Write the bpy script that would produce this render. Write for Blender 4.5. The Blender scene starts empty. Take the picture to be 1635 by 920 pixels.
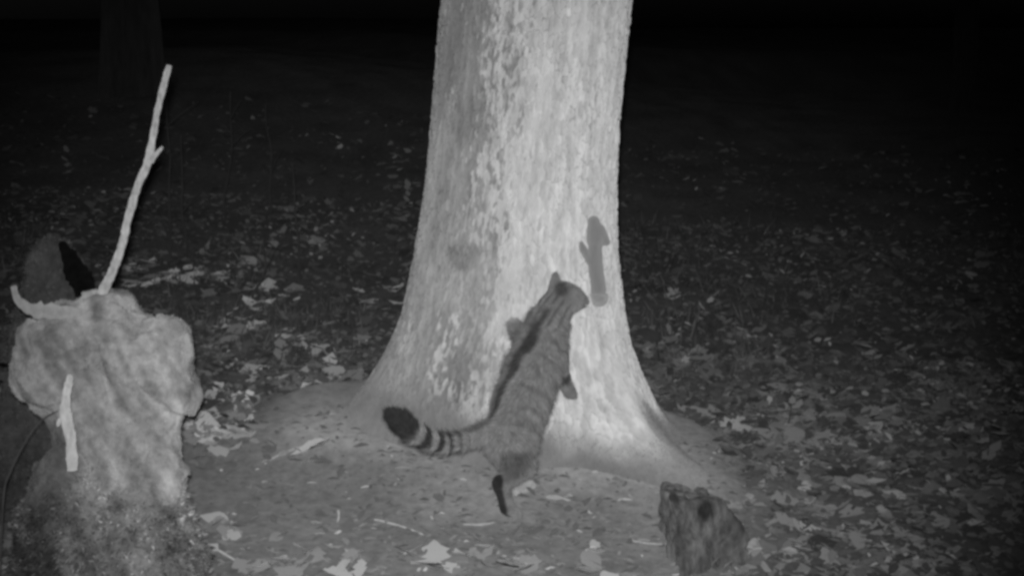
import bpy, math, random
import numpy as np
from mathutils import Vector, Matrix

scene = bpy.context.scene
col = scene.collection

# ---------------------------------------------------------------- camera, sky, light, exposure
F = 1974.0                     # focal length in pixels of the 1635 x 920 photograph
CZ = 1.27
PITCH = math.atan(210.0 / F)
cam_d = bpy.data.cameras.new('camera')
cam = bpy.data.objects.new('camera', cam_d)
col.objects.link(cam)
cam.location = (0, 0, CZ)
cam.rotation_euler = (math.pi / 2 - PITCH, 0, 0)
cam_d.sensor_width = 36.0
cam_d.lens = 36.0 * F / 1635.0
cam_d.clip_start = 0.05
cam_d.clip_end = 500
scene.camera = cam

world = bpy.data.worlds.new('World')
scene.world = world
world.use_nodes = True
wn = world.node_tree
sky = wn.nodes.new('ShaderNodeTexSky')
sky.sky_type = 'NISHITA'
sky.sun_disc = False
sky.sun_elevation = math.radians(-3)
sky.sun_rotation = math.radians(200)
bw = wn.nodes.new('ShaderNodeRGBToBW')
bg = wn.nodes['Background']
wn.links.new(sky.outputs[0], bw.inputs[0])
wn.links.new(bw.outputs[0], bg.inputs[0])
bg.inputs[1].default_value = 0.12

# the infrared flash of the trail camera, just above the lens
fl = bpy.data.lights.new('infrared_flash', 'SPOT')
flo = bpy.data.objects.new('infrared_flash', fl)
col.objects.link(flo)
flo.location = (-0.014, 0.0, CZ + 0.055)
fl.energy = 900
fl.spot_size = math.radians(57)
fl.spot_blend = 1.0
fl.shadow_soft_size = 0.025
fl.color = (1, 1, 1)
aim = Vector((-0.15, 4.7, 0.58)) - Vector(flo.location)
flo.rotation_euler = aim.to_track_quat('-Z', 'Y').to_euler()

scene.view_settings.view_transform = 'Standard'
scene.view_settings.look = 'None'
scene.view_settings.exposure = 0.0
scene.view_settings.gamma = 1.0
scene.render.engine = 'CYCLES'
scene.cycles.use_denoising = True
scene.cycles.filter_width = 3.2
scene.cycles.max_bounces = 5

rng = np.random.default_rng(7)
random.seed(7)

# ---------------------------------------------------------------- helpers
def ray(px, py):
    u = (px - 817.5) / F
    v = (460.0 - py) / F
    c, s = math.cos(PITCH), math.sin(PITCH)
    return np.array([u, c + v * s, -s + v * c])

def at(px, py, Y):
    d = ray(px, py)
    return np.array([0, 0, CZ]) + d * (Y / d[1])

def proj(P):
    P = np.atleast_2d(P)
    c, s = math.cos(PITCH), math.sin(PITCH)
    q = P - np.array([0, 0, CZ])
    dep = q[:, 1] * c - q[:, 2] * s
    up = q[:, 1] * s + q[:, 2] * c
    return 817.5 + F * q[:, 0] / dep, 460 - F * up / dep, dep

def sstep(a, b, x):
    t = np.clip((np.asarray(x, float) - a) / (b - a), 0, 1)
    return t * t * (3 - 2 * t)

def _hash(ix, iy, iz, seed):
    h = (ix * 374761393 + iy * 668265263 + iz * 2147483647 + seed * 1274126177) & 0xFFFFFFFF
    h = ((h ^ (h >> 13)) * 1274126177) & 0xFFFFFFFF
    h = (h ^ (h >> 16)) & 0xFFFFFF
    return h / float(0xFFFFFF)

def vnoise(x, y, z=0.0, seed=0):
    x, y, z = np.broadcast_arrays(np.asarray(x, float), np.asarray(y, float), np.asarray(z, float))
    ix, iy, iz = (np.floor(a).astype(np.int64) for a in (x, y, z))
    fx, fy, fz = x - ix, y - iy, z - iz
    fx, fy, fz = (a * a * a * (a * (a * 6 - 15) + 10) for a in (fx, fy, fz))
    r = 0
    for dx in (0, 1):
        for dy in (0, 1):
            for dz in (0, 1):
                w = (fx if dx else 1 - fx) * (fy if dy else 1 - fy) * (fz if dz else 1 - fz)
                r = r + w * _hash(ix + dx, iy + dy, iz + dz, seed)
    return r * 2 - 1

def fbm(x, y, z=0.0, seed=0, octv=4):
    a, r, k = 1.0, 0.0, 1.0
    for i in range(octv):
        r = r + a * vnoise(np.asarray(x) * k, np.asarray(y) * k, np.asarray(z) * k, seed + i * 17)
        a *= 0.5
        k *= 2.03
    return r / 1.6

def cells(x, y, seed=0):
    """2D cellular noise: distance between the two nearest borders, and a cell value"""
    ix, iy = np.floor(x).astype(np.int64), np.floor(y).astype(np.int64)
    d1 = np.full(x.shape, 9.0)
    d2 = np.full(x.shape, 9.0)
    val = np.zeros(x.shape)
    for dx in (-1, 0, 1):
        for dy in (-1, 0, 1):
            cx, cy = ix + dx, iy + dy
            ax = cx + _hash(cx, cy, cy * 0, seed)
            ay = cy + _hash(cx, cy, cy * 0 + 1, seed + 5)
            d = np.hypot(ax - x, ay - y)
            near = d < d1
            d2 = np.where(near, d1, np.minimum(d2, d))
            val = np.where(near, _hash(cx, cy, cy * 0 + 2, seed + 9), val)
            d1 = np.where(near, d, d1)
    return d2 - d1, val

def mesh_from(name, verts, faces, smooth=True, attrs=None):
    verts = np.asarray(verts, np.float32)
    faces = np.asarray(faces, np.int32)
    me = bpy.data.meshes.new(name)
    n = faces.shape[1]
    me.vertices.add(len(verts))
    me.vertices.foreach_set('co', verts.ravel())
    me.loops.add(faces.size)
    me.loops.foreach_set('vertex_index', faces.ravel())
    me.polygons.add(len(faces))
    me.polygons.foreach_set('loop_start', np.arange(0, faces.size, n, dtype=np.int32))
    me.update(calc_edges=True)
    me.polygons.foreach_set('use_smooth', np.full(len(faces), smooth, dtype=bool))
    for k, v in (attrs or {}).items():
        at_ = me.attributes.new(k, 'FLOAT', 'POINT')
        at_.data.foreach_set('value', np.asarray(v, np.float32))
    me.validate()
    return me

def obj(name, me, mat=None, parent=None):
    o = bpy.data.objects.new(name, me)
    col.objects.link(o)
    if mat is not None and me is not None and not len(me.materials):
        me.materials.append(mat)
    if parent is not None:
        o.parent = parent
        o.matrix_parent_inverse = Matrix.Translation(-Vector(parent.location))
    return o

def empty(name, loc):
    o = bpy.data.objects.new(name, None)
    o.location = loc
    o.empty_display_size = 0.1
    col.objects.link(o)
    return o

def tag(o, label=None, cat=None, group=None, kind=None):
    for k, v in (('label', label), ('category', cat), ('group', group), ('kind', kind)):
        if v:
            o[k] = v
    return o

def mat(name, base, var=0.25, scale=30.0, stretch=(1, 1, 1), rough=1.0, attr=None, bump=0.0, bscale=60.0, spec=0.0, detail=6.0):
    """grey procedural surface: base reflectance, mottled by noise; an optional vertex value scales it"""
    m = bpy.data.materials.new(name)
    m.use_nodes = True
    nt = m.node_tree
    nt.nodes.clear()
    out = nt.nodes.new('ShaderNodeOutputMaterial')
    tc = nt.nodes.new('ShaderNodeTexCoord')
    mp = nt.nodes.new('ShaderNodeMapping')
    mp.inputs['Scale'].default_value = stretch
    nt.links.new(tc.outputs['Object'], mp.inputs[0])
    nz = nt.nodes.new('ShaderNodeTexNoise')
    nz.inputs['Scale'].default_value = scale
    nz.inputs['Detail'].default_value = detail
    nz.inputs['Roughness'].default_value = 0.65
    nt.links.new(mp.outputs[0], nz.inputs[0])
    mr = nt.nodes.new('ShaderNodeMapRange')
    mr.inputs[1].default_value = 0.25
    mr.inputs[2].default_value = 0.75
    mr.inputs[3].default_value = base * (1 - var)
    mr.inputs[4].default_value = base * (1 + var)
    nt.links.new(nz.outputs[0], mr.inputs[0])
    val = mr.outputs[0]
    if attr:
        an = nt.nodes.new('ShaderNodeAttribute')
        an.attribute_name = attr
        mu = nt.nodes.new('ShaderNodeMath')
        mu.operation = 'MULTIPLY'
        nt.links.new(val, mu.inputs[0])
        nt.links.new(an.outputs['Fac'], mu.inputs[1])
        val = mu.outputs[0]
    df = nt.nodes.new('ShaderNodeBsdfDiffuse')
    df.inputs['Roughness'].default_value = rough
    nt.links.new(val, df.inputs[0])
    sh = df.outputs[0]
    if bump:
        b = nt.nodes.new('ShaderNodeBump')
        n2 = nt.nodes.new('ShaderNodeTexNoise')
        n2.inputs['Scale'].default_value = bscale
        n2.inputs['Detail'].default_value = 5
        nt.links.new(mp.outputs[0], n2.inputs[0])
        nt.links.new(n2.outputs[0], b.inputs['Height'])
        b.inputs['Strength'].default_value = bump
        b.inputs['Distance'].default_value = 0.01
        nt.links.new(b.outputs[0], df.inputs['Normal'])
    if spec:
        gl = nt.nodes.new('ShaderNodeBsdfGlossy')
        gl.inputs['Roughness'].default_value = 0.45
        mx = nt.nodes.new('ShaderNodeMixShader')
        mx.inputs[0].default_value = spec
        nt.links.new(df.outputs[0], mx.inputs[1])
        nt.links.new(gl.outputs[0], mx.inputs[2])
        sh = mx.outputs[0]
    nt.links.new(sh, out.inputs[0])
    return m

def tube_arrays(pts, rads, seg=8, jit=0.0, seed=0, cap=True):
    pts = np.asarray(pts, float)
    n = len(pts)
    T = np.gradient(pts, axis=0)
    T /= np.linalg.norm(T, axis=1)[:, None]
    ref = np.array([0.31, -0.9, 0.2])
    V, Q = [], []
    r_ = np.random.default_rng(seed)
    for i in range(n):
        a = np.cross(T[i], ref)
        a /= np.linalg.norm(a)
        b = np.cross(T[i], a)
        th = np.arange(seg) * 2 * math.pi / seg
        rr = rads[i] * (1 + jit * r_.uniform(-1, 1, seg))
        V.append(pts[i] + (np.cos(th) * rr)[:, None] * a + (np.sin(th) * rr)[:, None] * b)
    for i in range(n - 1):
        for k in range(seg):
            k2 = (k + 1) % seg
            Q.append((i * seg + k, i * seg + k2, (i + 1) * seg + k2, (i + 1) * seg + k))
    V = np.concatenate(V)
    if cap:
        for i in (0, n - 1):
            c = len(V)
            V = np.vstack([V, pts[i]])
            for k in range(seg):
                a_, b_ = i * seg + k, i * seg + (k + 1) % seg
                Q.append((a_, c, c, b_) if i else (b_, c, c, a_))
    return V, np.array(Q)

def quads_mesh(name, V, Q, smooth=True, attrs=None):
    """like mesh_from but degenerate quads become triangles"""
    me = bpy.data.meshes.new(name)
    fs = []
    for q in Q:
        q = [int(i) for i in q]
        u = []
        for i in q:
            if i not in u:
                u.append(i)
        if len(u) > 2:
            fs.append(u)
    me.from_pydata([tuple(v) for v in V], [], fs)
    me.polygons.foreach_set('use_smooth', np.full(len(me.polygons), smooth, dtype=bool))
    for k, v in (attrs or {}).items():
        a = me.attributes.new(k, 'FLOAT', 'POINT')
        a.data.foreach_set('value', np.asarray(v, np.float32))
    return me

def smooth_path(pts, n):
    pts = np.asarray(pts, float)
    t = np.linspace(0, len(pts) - 1, n)
    out = np.zeros((n, pts.shape[1]))
    for k in range(pts.shape[1]):
        p = pts[:, k]
        i = np.clip(np.floor(t).astype(int), 0, len(p) - 2)
        f = t - i
        p0 = p[np.clip(i - 1, 0, None)]
        p3 = p[np.clip(i + 2, None, len(p) - 1)]
        p1, p2 = p[i], p[i + 1]
        out[:, k] = 0.5 * (2 * p1 + (p2 - p0) * f + (2 * p0 - 5 * p1 + 4 * p2 - p3) * f ** 2 + (3 * p1 - p0 - 3 * p2 + p3) * f ** 3)
    return out

# ---- implicit bodies
def sd_capsule(P, a, b, ra, rb):
    a, b = np.asarray(a), np.asarray(b)
    ab = b - a
    t = np.clip(((P - a) @ ab) / (ab @ ab), 0, 1)
    return np.linalg.norm(P - a - t[..., None] * ab, axis=-1) - (ra + (rb - ra) * t)

def sd_ellipsoid(P, c, r, rot=None):
    q = P - np.asarray(c)
    if rot is not None:
        q = q @ rot
    k0 = np.linalg.norm(q / r, axis=-1)
    k1 = np.linalg.norm(q / (np.asarray(r) ** 2), axis=-1) + 1e-9
    return k0 * (k0 - 1) / k1

def smin(a, b, k):
    h = np.clip(0.5 + 0.5 * (b - a) / k, 0, 1)
    return b * (1 - h) + a * h - k * h * (1 - h)

def grid_points(lo, hi, h):
    ax = [np.arange(l, u + h, h) for l, u in zip(lo, hi)]
    return np.stack(np.meshgrid(*ax, indexing='ij'), axis=-1)

def surface_nets(f, lo, h):
    s = f < 0
    nx, ny, nz = f.shape
    corners = [(i, j, k) for i in (0, 1) for j in (0, 1) for k in (0, 1)]
    cnt = sum(s[i:nx - 1 + i, j:ny - 1 + j, k:nz - 1 + k].astype(np.int8) for i, j, k in corners)
    act = (cnt > 0) & (cnt < 8)
    idx = -np.ones(act.shape, np.int64)
    A = np.argwhere(act)
    idx[act] = np.arange(len(A))
    acc = np.zeros((len(A), 3))
    num = np.zeros(len(A))
    for a in corners:
        for ax in range(3):
            if a[ax]:
                continue
            b = list(a)
            b[ax] = 1
            fa = f[A[:, 0] + a[0], A[:, 1] + a[1], A[:, 2] + a[2]]
            fb = f[A[:, 0] + b[0], A[:, 1] + b[1], A[:, 2] + b[2]]
            cr = (fa < 0) != (fb < 0)
            t = np.where(cr, fa / np.where(cr, fa - fb, 1), 0)
            p = np.tile(np.array(a, float), (len(A), 1))
            p[:, ax] += t
            acc += p * cr[:, None]
            num += cr
    V = np.asarray(lo) + (A + acc / num[:, None]) * h
    Q = []
    for ax in range(3):
        sl0 = [slice(None)] * 3
        sl1 = [slice(None)] * 3
        sl0[ax] = slice(0, -1)
        sl1[ax] = slice(1, None)
        ch = s[tuple(sl0)] != s[tuple(sl1)]
        E = np.argwhere(ch)
        o1, o2 = (ax + 1) % 3, (ax + 2) % 3
        ok = (E[:, o1] > 0) & (E[:, o2] > 0) & (E[:, o1] < f.shape[o1] - 1) & (E[:, o2] < f.shape[o2] - 1)
        E = E[ok]
        ins = s[tuple(sl0)][E[:, 0], E[:, 1], E[:, 2]]
        c = []
        for d1, d2 in ((1, 1), (0, 1), (0, 0), (1, 0)):
            e = E.copy()
            e[:, o1] -= d1
            e[:, o2] -= d2
            c.append(idx[e[:, 0], e[:, 1], e[:, 2]])
        q = np.stack(c, 1)
        q[~ins] = q[~ins][:, ::-1]
        Q.append(q)
    return V, np.concatenate(Q)

def vert_normals(V, Q):
    N = np.zeros_like(V)
    n = np.cross(V[Q[:, 2]] - V[Q[:, 0]], V[Q[:, 3]] - V[Q[:, 1]])
    for k in range(4):
        np.add.at(N, Q[:, k], n)
    return N / (np.linalg.norm(N, axis=1)[:, None] + 1e-12)

def scatter(V, Q, n, r_):
    """n random points on a quad mesh with smooth normals"""
    N = vert_normals(V, Q)
    ar = np.linalg.norm(np.cross(V[Q[:, 2]] - V[Q[:, 0]], V[Q[:, 3]] - V[Q[:, 1]]), axis=1)
    f = r_.choice(len(Q), n, p=ar / ar.sum())
    u, v = r_.random(n)[:, None], r_.random(n)[:, None]
    q = Q[f]
    P = (V[q[:, 0]] * (1 - u) + V[q[:, 1]] * u) * (1 - v) + (V[q[:, 3]] * (1 - u) + V[q[:, 2]] * u) * v
    nn = (N[q[:, 0]] * (1 - u) + N[q[:, 1]] * u) * (1 - v) + (N[q[:, 3]] * (1 - u) + N[q[:, 2]] * u) * v
    return P, nn / (np.linalg.norm(nn, axis=1)[:, None] + 1e-12)

def blades(P, D, L, W, r_):
    """one thin triangle per point, pointing along D"""
    n = len(P)
    R = r_.normal(size=(n, 3))
    S = np.cross(D, R)
    S /= np.linalg.norm(S, axis=1)[:, None] + 1e-9
    W = np.asarray(W).reshape(-1, 1)
    V = np.stack([P - S * W / 2, P + S * W / 2, P + D * np.asarray(L).reshape(-1, 1)], 1).reshape(-1, 3)
    T = np.arange(3 * n).reshape(n, 3)
    return V, T

# ---------------------------------------------------------------- ground and trunk shapes
GK = np.array([[-6, 0.0], [3.4, -0.03], [3.9, -0.01], [4.2, 0.005], [4.4, 0.04], [4.7, 0.09], [5.2, 0.14], [6, 0.2],
               [8, 0.50], [11, 1.15], [14, 1.85], [20, 3.1], [40, 5.5], [120, 9.0]])
def ground_z(x, y, fine=True):
    x, y = np.asarray(x, float), np.asarray(y, float)
    z = np.interp(y, GK[:, 0], GK[:, 1])
    z = z - 0.05 * np.clip(x, -3, 3) * sstep(3, 5, y)
    z = z + 0.05 * np.exp(-(((x + 0.75) / 0.35) ** 2 + ((y - 5.25) / 0.45) ** 2))
    z = z + 0.035 * fbm(x * 1.1, y * 1.1, 3.1, 5, 3) * sstep(0.7, 1.6, np.hypot(x - 0.05, y - 4.6))
    z = z + 0.40 * np.exp(-(((x + 4.5) / 4.5) ** 2 + ((y - 14) / 3.2) ** 2))
    th = np.arctan2(y - TY, x)
    rad = np.hypot(x, y - TY)
    gap = np.maximum(rad - trunk_r(th, np.full_like(th, 0.06)), 0)
    z = z + 0.055 * np.exp(-gap / 0.16) * sstep(3.2, 3.9, y)
    if fine:
        z = z + 0.010 * fbm(x * 7, y * 7, 0.4, 11, 4) + 0.004 * fbm(x * 38, y * 38, 0.7, 23, 2)
    return z

def ground_hit(px, py):
    d = ray(px, py)
    t = np.arange(2.5, 40, 0.02)
    P = np.array([0, 0, CZ]) + d * t[:, None]
    i = int(np.argmax(P[:, 2] < ground_z(P[:, 0], P[:, 1])))
    return P[i]

TY = 5.1
_prof = []
for py_, l_, r_px in ((-400, 745, 1030), (0, 708, 1003), (100, 699, 995), (200, 690, 988), (300, 680, 983), (400, 664, 984), (500, 643, 995), (560, 622, 1007)):
    a_, b_ = at(l_, py_, TY), at(r_px, py_, TY)
    _prof.append((a_[2], (a_[0] + b_[0]) / 2, (b_[0] - a_[0]) / 2 * 0.992))
_prof = np.array(sorted(_prof))
_zlow = _prof[0, 0]
ROOTS = ((math.radians(-43), 0.27, 0.52, 0.17), (math.radians(-8), 0.42, 0.30, 0.15), (math.radians(184), 0.42, 0.46, 0.17),
         (math.radians(-150), 0.36, 0.20, 0.13), (math.radians(-100), 0.40, 0.10, 0.12), (math.radians(60), 0.4, 0.4, 0.2), (math.radians(120), 0.4, 0.4, 0.2))
def trunk_axis(z):
    return np.interp(z, _prof[:, 0], _prof[:, 1]) + np.where(z > _prof[-1, 0], (z - _prof[-1, 0]) * 0.07, 0)

def trunk_r(th, z):
    r = np.interp(z, _prof[:, 0], _prof[:, 2])
    r = r + np.where(z < _zlow, (_zlow - z) * 0.22, 0) - np.where(z > _prof[-1, 0], (z - _prof[-1, 0]) * 0.012, 0)
    zz = np.maximum(z, 0.02)
    for a, w, amp, h in ROOTS:
        d = (th - a + math.pi) % (2 * math.pi) - math.pi
        r = r + amp * np.exp(-(d / w) ** 2) * np.exp(-(zz - 0.02) / h) * sstep(0.62, 0.30, z)
    return r + 0.012 * fbm(np.cos(th) * 2.2, np.sin(th) * 2.2, z * 1.6, 31, 2)

def trunk_front(x, z):
    """depth of the trunk's near surface at x, z"""
    th = np.linspace(-math.pi + 0.02, -0.02, 600)
    r = trunk_r(th, np.full(600, z))
    X = trunk_axis(np.full(600, z)) + r * np.cos(th)
    Y = TY + r * np.sin(th)
    ok = np.abs(X - x) < 0.012
    return float(Y[ok].min()) if ok.any() else TY - 0.3

# ---------------------------------------------------------------- materials
M = {}
M['soil'] = mat('soil', 0.135, 0.32, 26, attr='tone', bump=0.5, bscale=90)
M['bark'] = mat('bark', 0.54, 0.16, 38, (1, 1, 0.28), attr='tone', bump=0.35, bscale=110)
M['far_bark'] = mat('far_bark', 0.06, 0.3, 20, (1, 1, 0.2), bump=0.5, bscale=40)
M['moss'] = mat('moss', 0.215, 0.38, 40, attr='tone', bump=0.8, bscale=130)
M['leaf_litter'] = mat('leaf_litter', 0.62, 0.18, 60, attr='tone')
for i_, b_ in enumerate((0.19, 0.29, 0.40, 0.52)):
    M['leaf%d' % i_] = mat('dry_leaf_%s' % ('dull', 'grey', 'pale', 'white')[i_], b_, 0.2, 45, bump=0.3, bscale=120, spec=0.02)
M['stick'] = mat('peeled_stick', 0.32, 0.45, 70, (1, 1, 0.5), bump=0.9, bscale=150)
M['white_stick'] = mat('bare_wood', 0.38, 0.32, 70, (1, 1, 0.4), bump=0.8, bscale=150)
M['sliver'] = mat('pale_bark_sliver', 0.24, 0.25, 50, bump=0.5, bscale=120)
M['gap_shade'] = mat('gap_shade_black', 0.005, 0.4, 40)  # near-black colour that stands in for shade in the gap
M['rot'] = mat('rotten_wood', 0.085, 0.65, 55, (1, 1, 0.45), attr='tone', bump=1.0, bscale=90)
M['stake'] = mat('weathered_stake', 0.225, 0.10, 40, (1, 1, 0.3), bump=0.2, bscale=90)
M['stake_end'] = mat('cut_wood', 0.27, 0.18, 50)
M['fur'] = mat('tabby_fur', 0.68, 0.10, 90, attr='tone')
M['eye'] = mat('cat_eye', 0.02, 0.2, 40, spec=0.12)
M['nose'] = mat('cat_nose', 0.10, 0.2, 60)
M['whisker'] = mat('whisker_hair', 0.7, 0.1, 40)
M['stem'] = mat('thin_stem', 0.06, 0.3, 40, (1, 1, 0.3))
M['twig'] = mat('dry_twig', 0.32, 0.25, 60)

# ---------------------------------------------------------------- forest floor
def axis(segs):
    out = [segs[0][0]]
    for a, b, h in segs:
        n = max(1, int(round((b - a) / h)))
        out += list(np.linspace(a, b, n + 1)[1:])
    return np.array(out)
gx = axis(((-90, -12, 3), (-12, -3.2, 0.25), (-3.2, -1.6, 0.04), (-1.6, 1.8, 0.016), (1.8, 3.6, 0.04), (3.6, 12, 0.25), (12, 90, 3)))
gy = axis(((-8, 2.8, 0.3), (2.8, 5.6, 0.016), (5.6, 9, 0.04), (9, 16, 0.15), (16, 40, 1), (40, 120, 5)))
GX, GY = np.meshgrid(gx, gy, indexing='ij')
GZ = ground_z(GX, GY)
def root_gap(x, y):
    x, y = np.asarray(x, float), np.asarray(y, float)
    th = np.arctan2(y - TY, x)
    return np.hypot(x, y - TY) - trunk_r(th, np.full_like(th, 0.05))
nx_, ny_ = GX.shape
I = np.arange(nx_ * ny_).reshape(nx_, ny_)
Qg = np.stack([I[:-1, :-1], I[1:, :-1], I[1:, 1:], I[:-1, 1:]], -1).reshape(-1, 4)
# worn pale earth round the tree, dark humus beyond: a colour of the soil itself
def worn(x, y):
    n = fbm(np.asarray(x) * 2.2, np.asarray(y) * 2.2, 1.0, 77, 3)
    e = np.hypot((np.asarray(x) + 0.12) / 1.10, (np.asarray(y) - 4.25) / 0.82)
    return sstep(1.15, 0.80, e + 0.28 * n)
wr = worn(GX, GY)
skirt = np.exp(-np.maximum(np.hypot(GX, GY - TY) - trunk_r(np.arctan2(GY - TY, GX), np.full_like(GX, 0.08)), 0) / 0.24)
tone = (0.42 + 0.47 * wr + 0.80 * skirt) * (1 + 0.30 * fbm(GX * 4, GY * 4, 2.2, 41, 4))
ground = obj('forest_floor', mesh_from('forest_floor', np.stack([GX, GY, GZ], -1).reshape(-1, 3), Qg, True, {'tone': np.clip(tone, 0.05, 2).ravel()}), M['soil'])
tag(ground, kind='structure')

# ---------------------------------------------------------------- the big tree
def build_trunk():
    th = np.concatenate([np.linspace(-math.pi * 1.06, math.pi * 0.06, 400), np.linspace(math.pi * 0.06, math.pi * 0.94, 70)[1:-1]])
    zz = axis(((-0.25, -0.02, 0.03), (-0.02, 2.15, 0.0055), (2.15, 6.5, 0.06)))
    TH, Z = np.meshgrid(th, zz, indexing='ij')
    R = trunk_r(TH, Z)
    arc = TH * 0.40
    n1 = fbm(arc * 9, Z * 3, 0.3, 3, 3)
    # moss creeps over the foot; bark plates above it
    zb = 0.27 + 0.10 * sstep(-0.9, -2.6, TH) - 0.07 * np.exp(-((TH + 0.92) / 0.24) ** 2)
    mossm = sstep(0.085, -0.085, Z - zb + 0.12 * n1)
    warp = 0.35 * fbm(arc * 14, Z * 6, 0.0, 61, 3)
    e1, v1 = cells(arc * 54 + warp * 1.2, Z * 19 + warp * 1.5, 101)
    e2, v2 = cells(arc * 110 + warp * 2, Z * 42 - warp * 2, 131)
    plate = sstep(0.0, 0.22, e1) * (0.65 + 0.35 * sstep(0, 0.2, e2)) + 0.5 * (v1 - 0.5) + 0.25 * (v2 - 0.5)
    fur_ = 1 - sstep(0.0, 0.16, np.abs(vnoise(arc * 34 + warp * 1.5, Z * 3.2 + warp, 0.5, 145)))
    fur_ = fur_ * sstep(-0.5, 0.2, vnoise(arc * 20, Z * 6, 0.5, 147))
    plate = plate - 0.45 * fur_
    amp = 0.0095 * (1 - 0.85 * mossm)
    R = R + amp * plate + 0.006 * mossm * fbm(arc * 18, Z * 18, 0.0, 71, 3)
    X = trunk_axis(Z) + R * np.cos(TH)
    Y = TY + R * np.sin(TH)
    # colours: pale bark, darker algae on the left-hand side, moss at the foot, one round stain
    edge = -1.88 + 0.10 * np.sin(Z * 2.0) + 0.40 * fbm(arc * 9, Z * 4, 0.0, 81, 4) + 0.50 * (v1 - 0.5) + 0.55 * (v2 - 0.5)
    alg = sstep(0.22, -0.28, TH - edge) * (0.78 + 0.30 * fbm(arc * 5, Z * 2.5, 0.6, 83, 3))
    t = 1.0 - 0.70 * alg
    t *= 1 + 0.22 * (v1 - 0.5) + 0.14 * (v2 - 0.5) + 0.12 * fbm(arc * 30, Z * 5, 0.2, 97, 3)
    t *= 1 - 0.42 * (1 - sstep(0.0, 0.11, e1)) * sstep(-0.3, 0.5, fbm(arc * 7, Z * 4, 0.5, 91, 2) + 0.2)
    t *= 1 - 0.10 * fur_
    fleck = sstep(0.72, 0.9, v2) * sstep(0.05, 0.3, alg) * sstep(-0.1, 0.4, fbm(arc * 8, Z * 5, 0, 99, 2))
    t *= 1 + 0.40 * fleck
    st = np.hypot((X - at(747, 408, 4.75)[0]) / 0.062, (Z - at(747, 408, 4.72)[2]) / 0.052) + 0.9 * fbm(arc * 14, Z * 14, 0, 55, 4)
    t *= 1 - 0.32 * sstep(1.35, 0.55, st)
    mt = 0.38 * (1 + 0.22 * fbm(arc * 10, Z * 10, 0, 58, 4))
    t = t * (1 - mossm) + mt * mossm
    nT, nZ = TH.shape
    I = np.arange(nT * nZ).reshape(nT, nZ)
    I2 = np.roll(I, -1, axis=0)
    Q = np.stack([I[:, :-1], I2[:, :-1], I2[:, 1:], I[:, 1:]], -1).reshape(-1, 4)
    return np.stack([X, Y, Z], -1).reshape(-1, 3), Q, t.ravel(), mossm.ravel()

tree = empty('tree', (0, TY, 0.1))
tag(tree, 'huge pale barked tree trunk with flared mossy foot that the cat leans on', 'tree')
Vt, Qt, tt, mm = build_trunk()
trunk = obj('trunk', mesh_from('trunk', Vt, Qt, True, {'tone': tt}), M['bark'], tree)
# low moss fuzz on the foot of the trunk
vis = (Vt[Qt[:, 0], 1] < TY) & (mm[Qt[:, 0]] > 0.4) & (Vt[Qt[:, 0], 2] < 0.6) & (Vt[Qt[:, 0], 2] > 0.0)
Pm, Nm = scatter(Vt, Qt[vis], 16000, rng)
Dm = Nm + 0.6 * rng.normal(size=Nm.shape) + np.array([0, 0, -0.3])
Dm /= np.linalg.norm(Dm, axis=1)[:, None]
Vb, Tb = blades(Pm, Dm, rng.uniform(0.005, 0.012, len(Pm)), rng.uniform(0.002, 0.004, len(Pm)), rng)
mo = obj('moss', mesh_from('trunk_moss', Vb, Tb, False, {'tone': np.repeat(rng.uniform(0.75, 1.15, len(Pm)), 3)}), M['moss'], tree)
tag(mo, kind='stuff')

# ---------------------------------------------------------------- far trunks in the dark
def far_tree(px, py_base, Y, r, lean, label):
    b = at(px, py_base, Y)
    z0 = float(ground_z(b[0], Y, False)) - 0.1
    root = empty('tree', (b[0], Y, z0))
    zz = np.concatenate([np.linspace(0, 0.8, 7), np.linspace(1.1, 9, 14)])
    th = np.linspace(0, 2 * math.pi, 41)[:-1]
    TH, Z = np.meshgrid(th, zz, indexing='ij')
    R = r * (1.0 - 0.035 * Z) * (1 + 0.25 * np.exp(-Z / 0.3)) * (1 + 0.10 * fbm(np.cos(TH) * 3, np.sin(TH) * 3, Z * 0.7, int(px), 3)) + 0.02 * np.sin(TH * 9 + Z)
    V = np.stack([b[0] + lean * Z + R * np.cos(TH), Y + R * np.sin(TH), z0 + Z], -1).reshape(-1, 3)
    n, m = TH.shape
    I = np.arange(n * m).reshape(n, m)
    I2 = np.roll(I, -1, 0)
    obj('trunk', mesh_from('far_trunk', V, np.stack([I[:, :-1], I2[:, :-1], I2[:, 1:], I[:, 1:]], -1).reshape(-1, 4)), M['far_bark'], root)
    tag(root, label, 'tree', 'trees standing far back in the dark')
far_tree(211, 90, 12.5, 0.27, 0.0, 'dim tree trunk far behind the upright stick, at the top left')
far_tree(1532, 300, 14.5, 0.12, 0.01, 'slender barely visible tree trunk in the dark far right')

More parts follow.
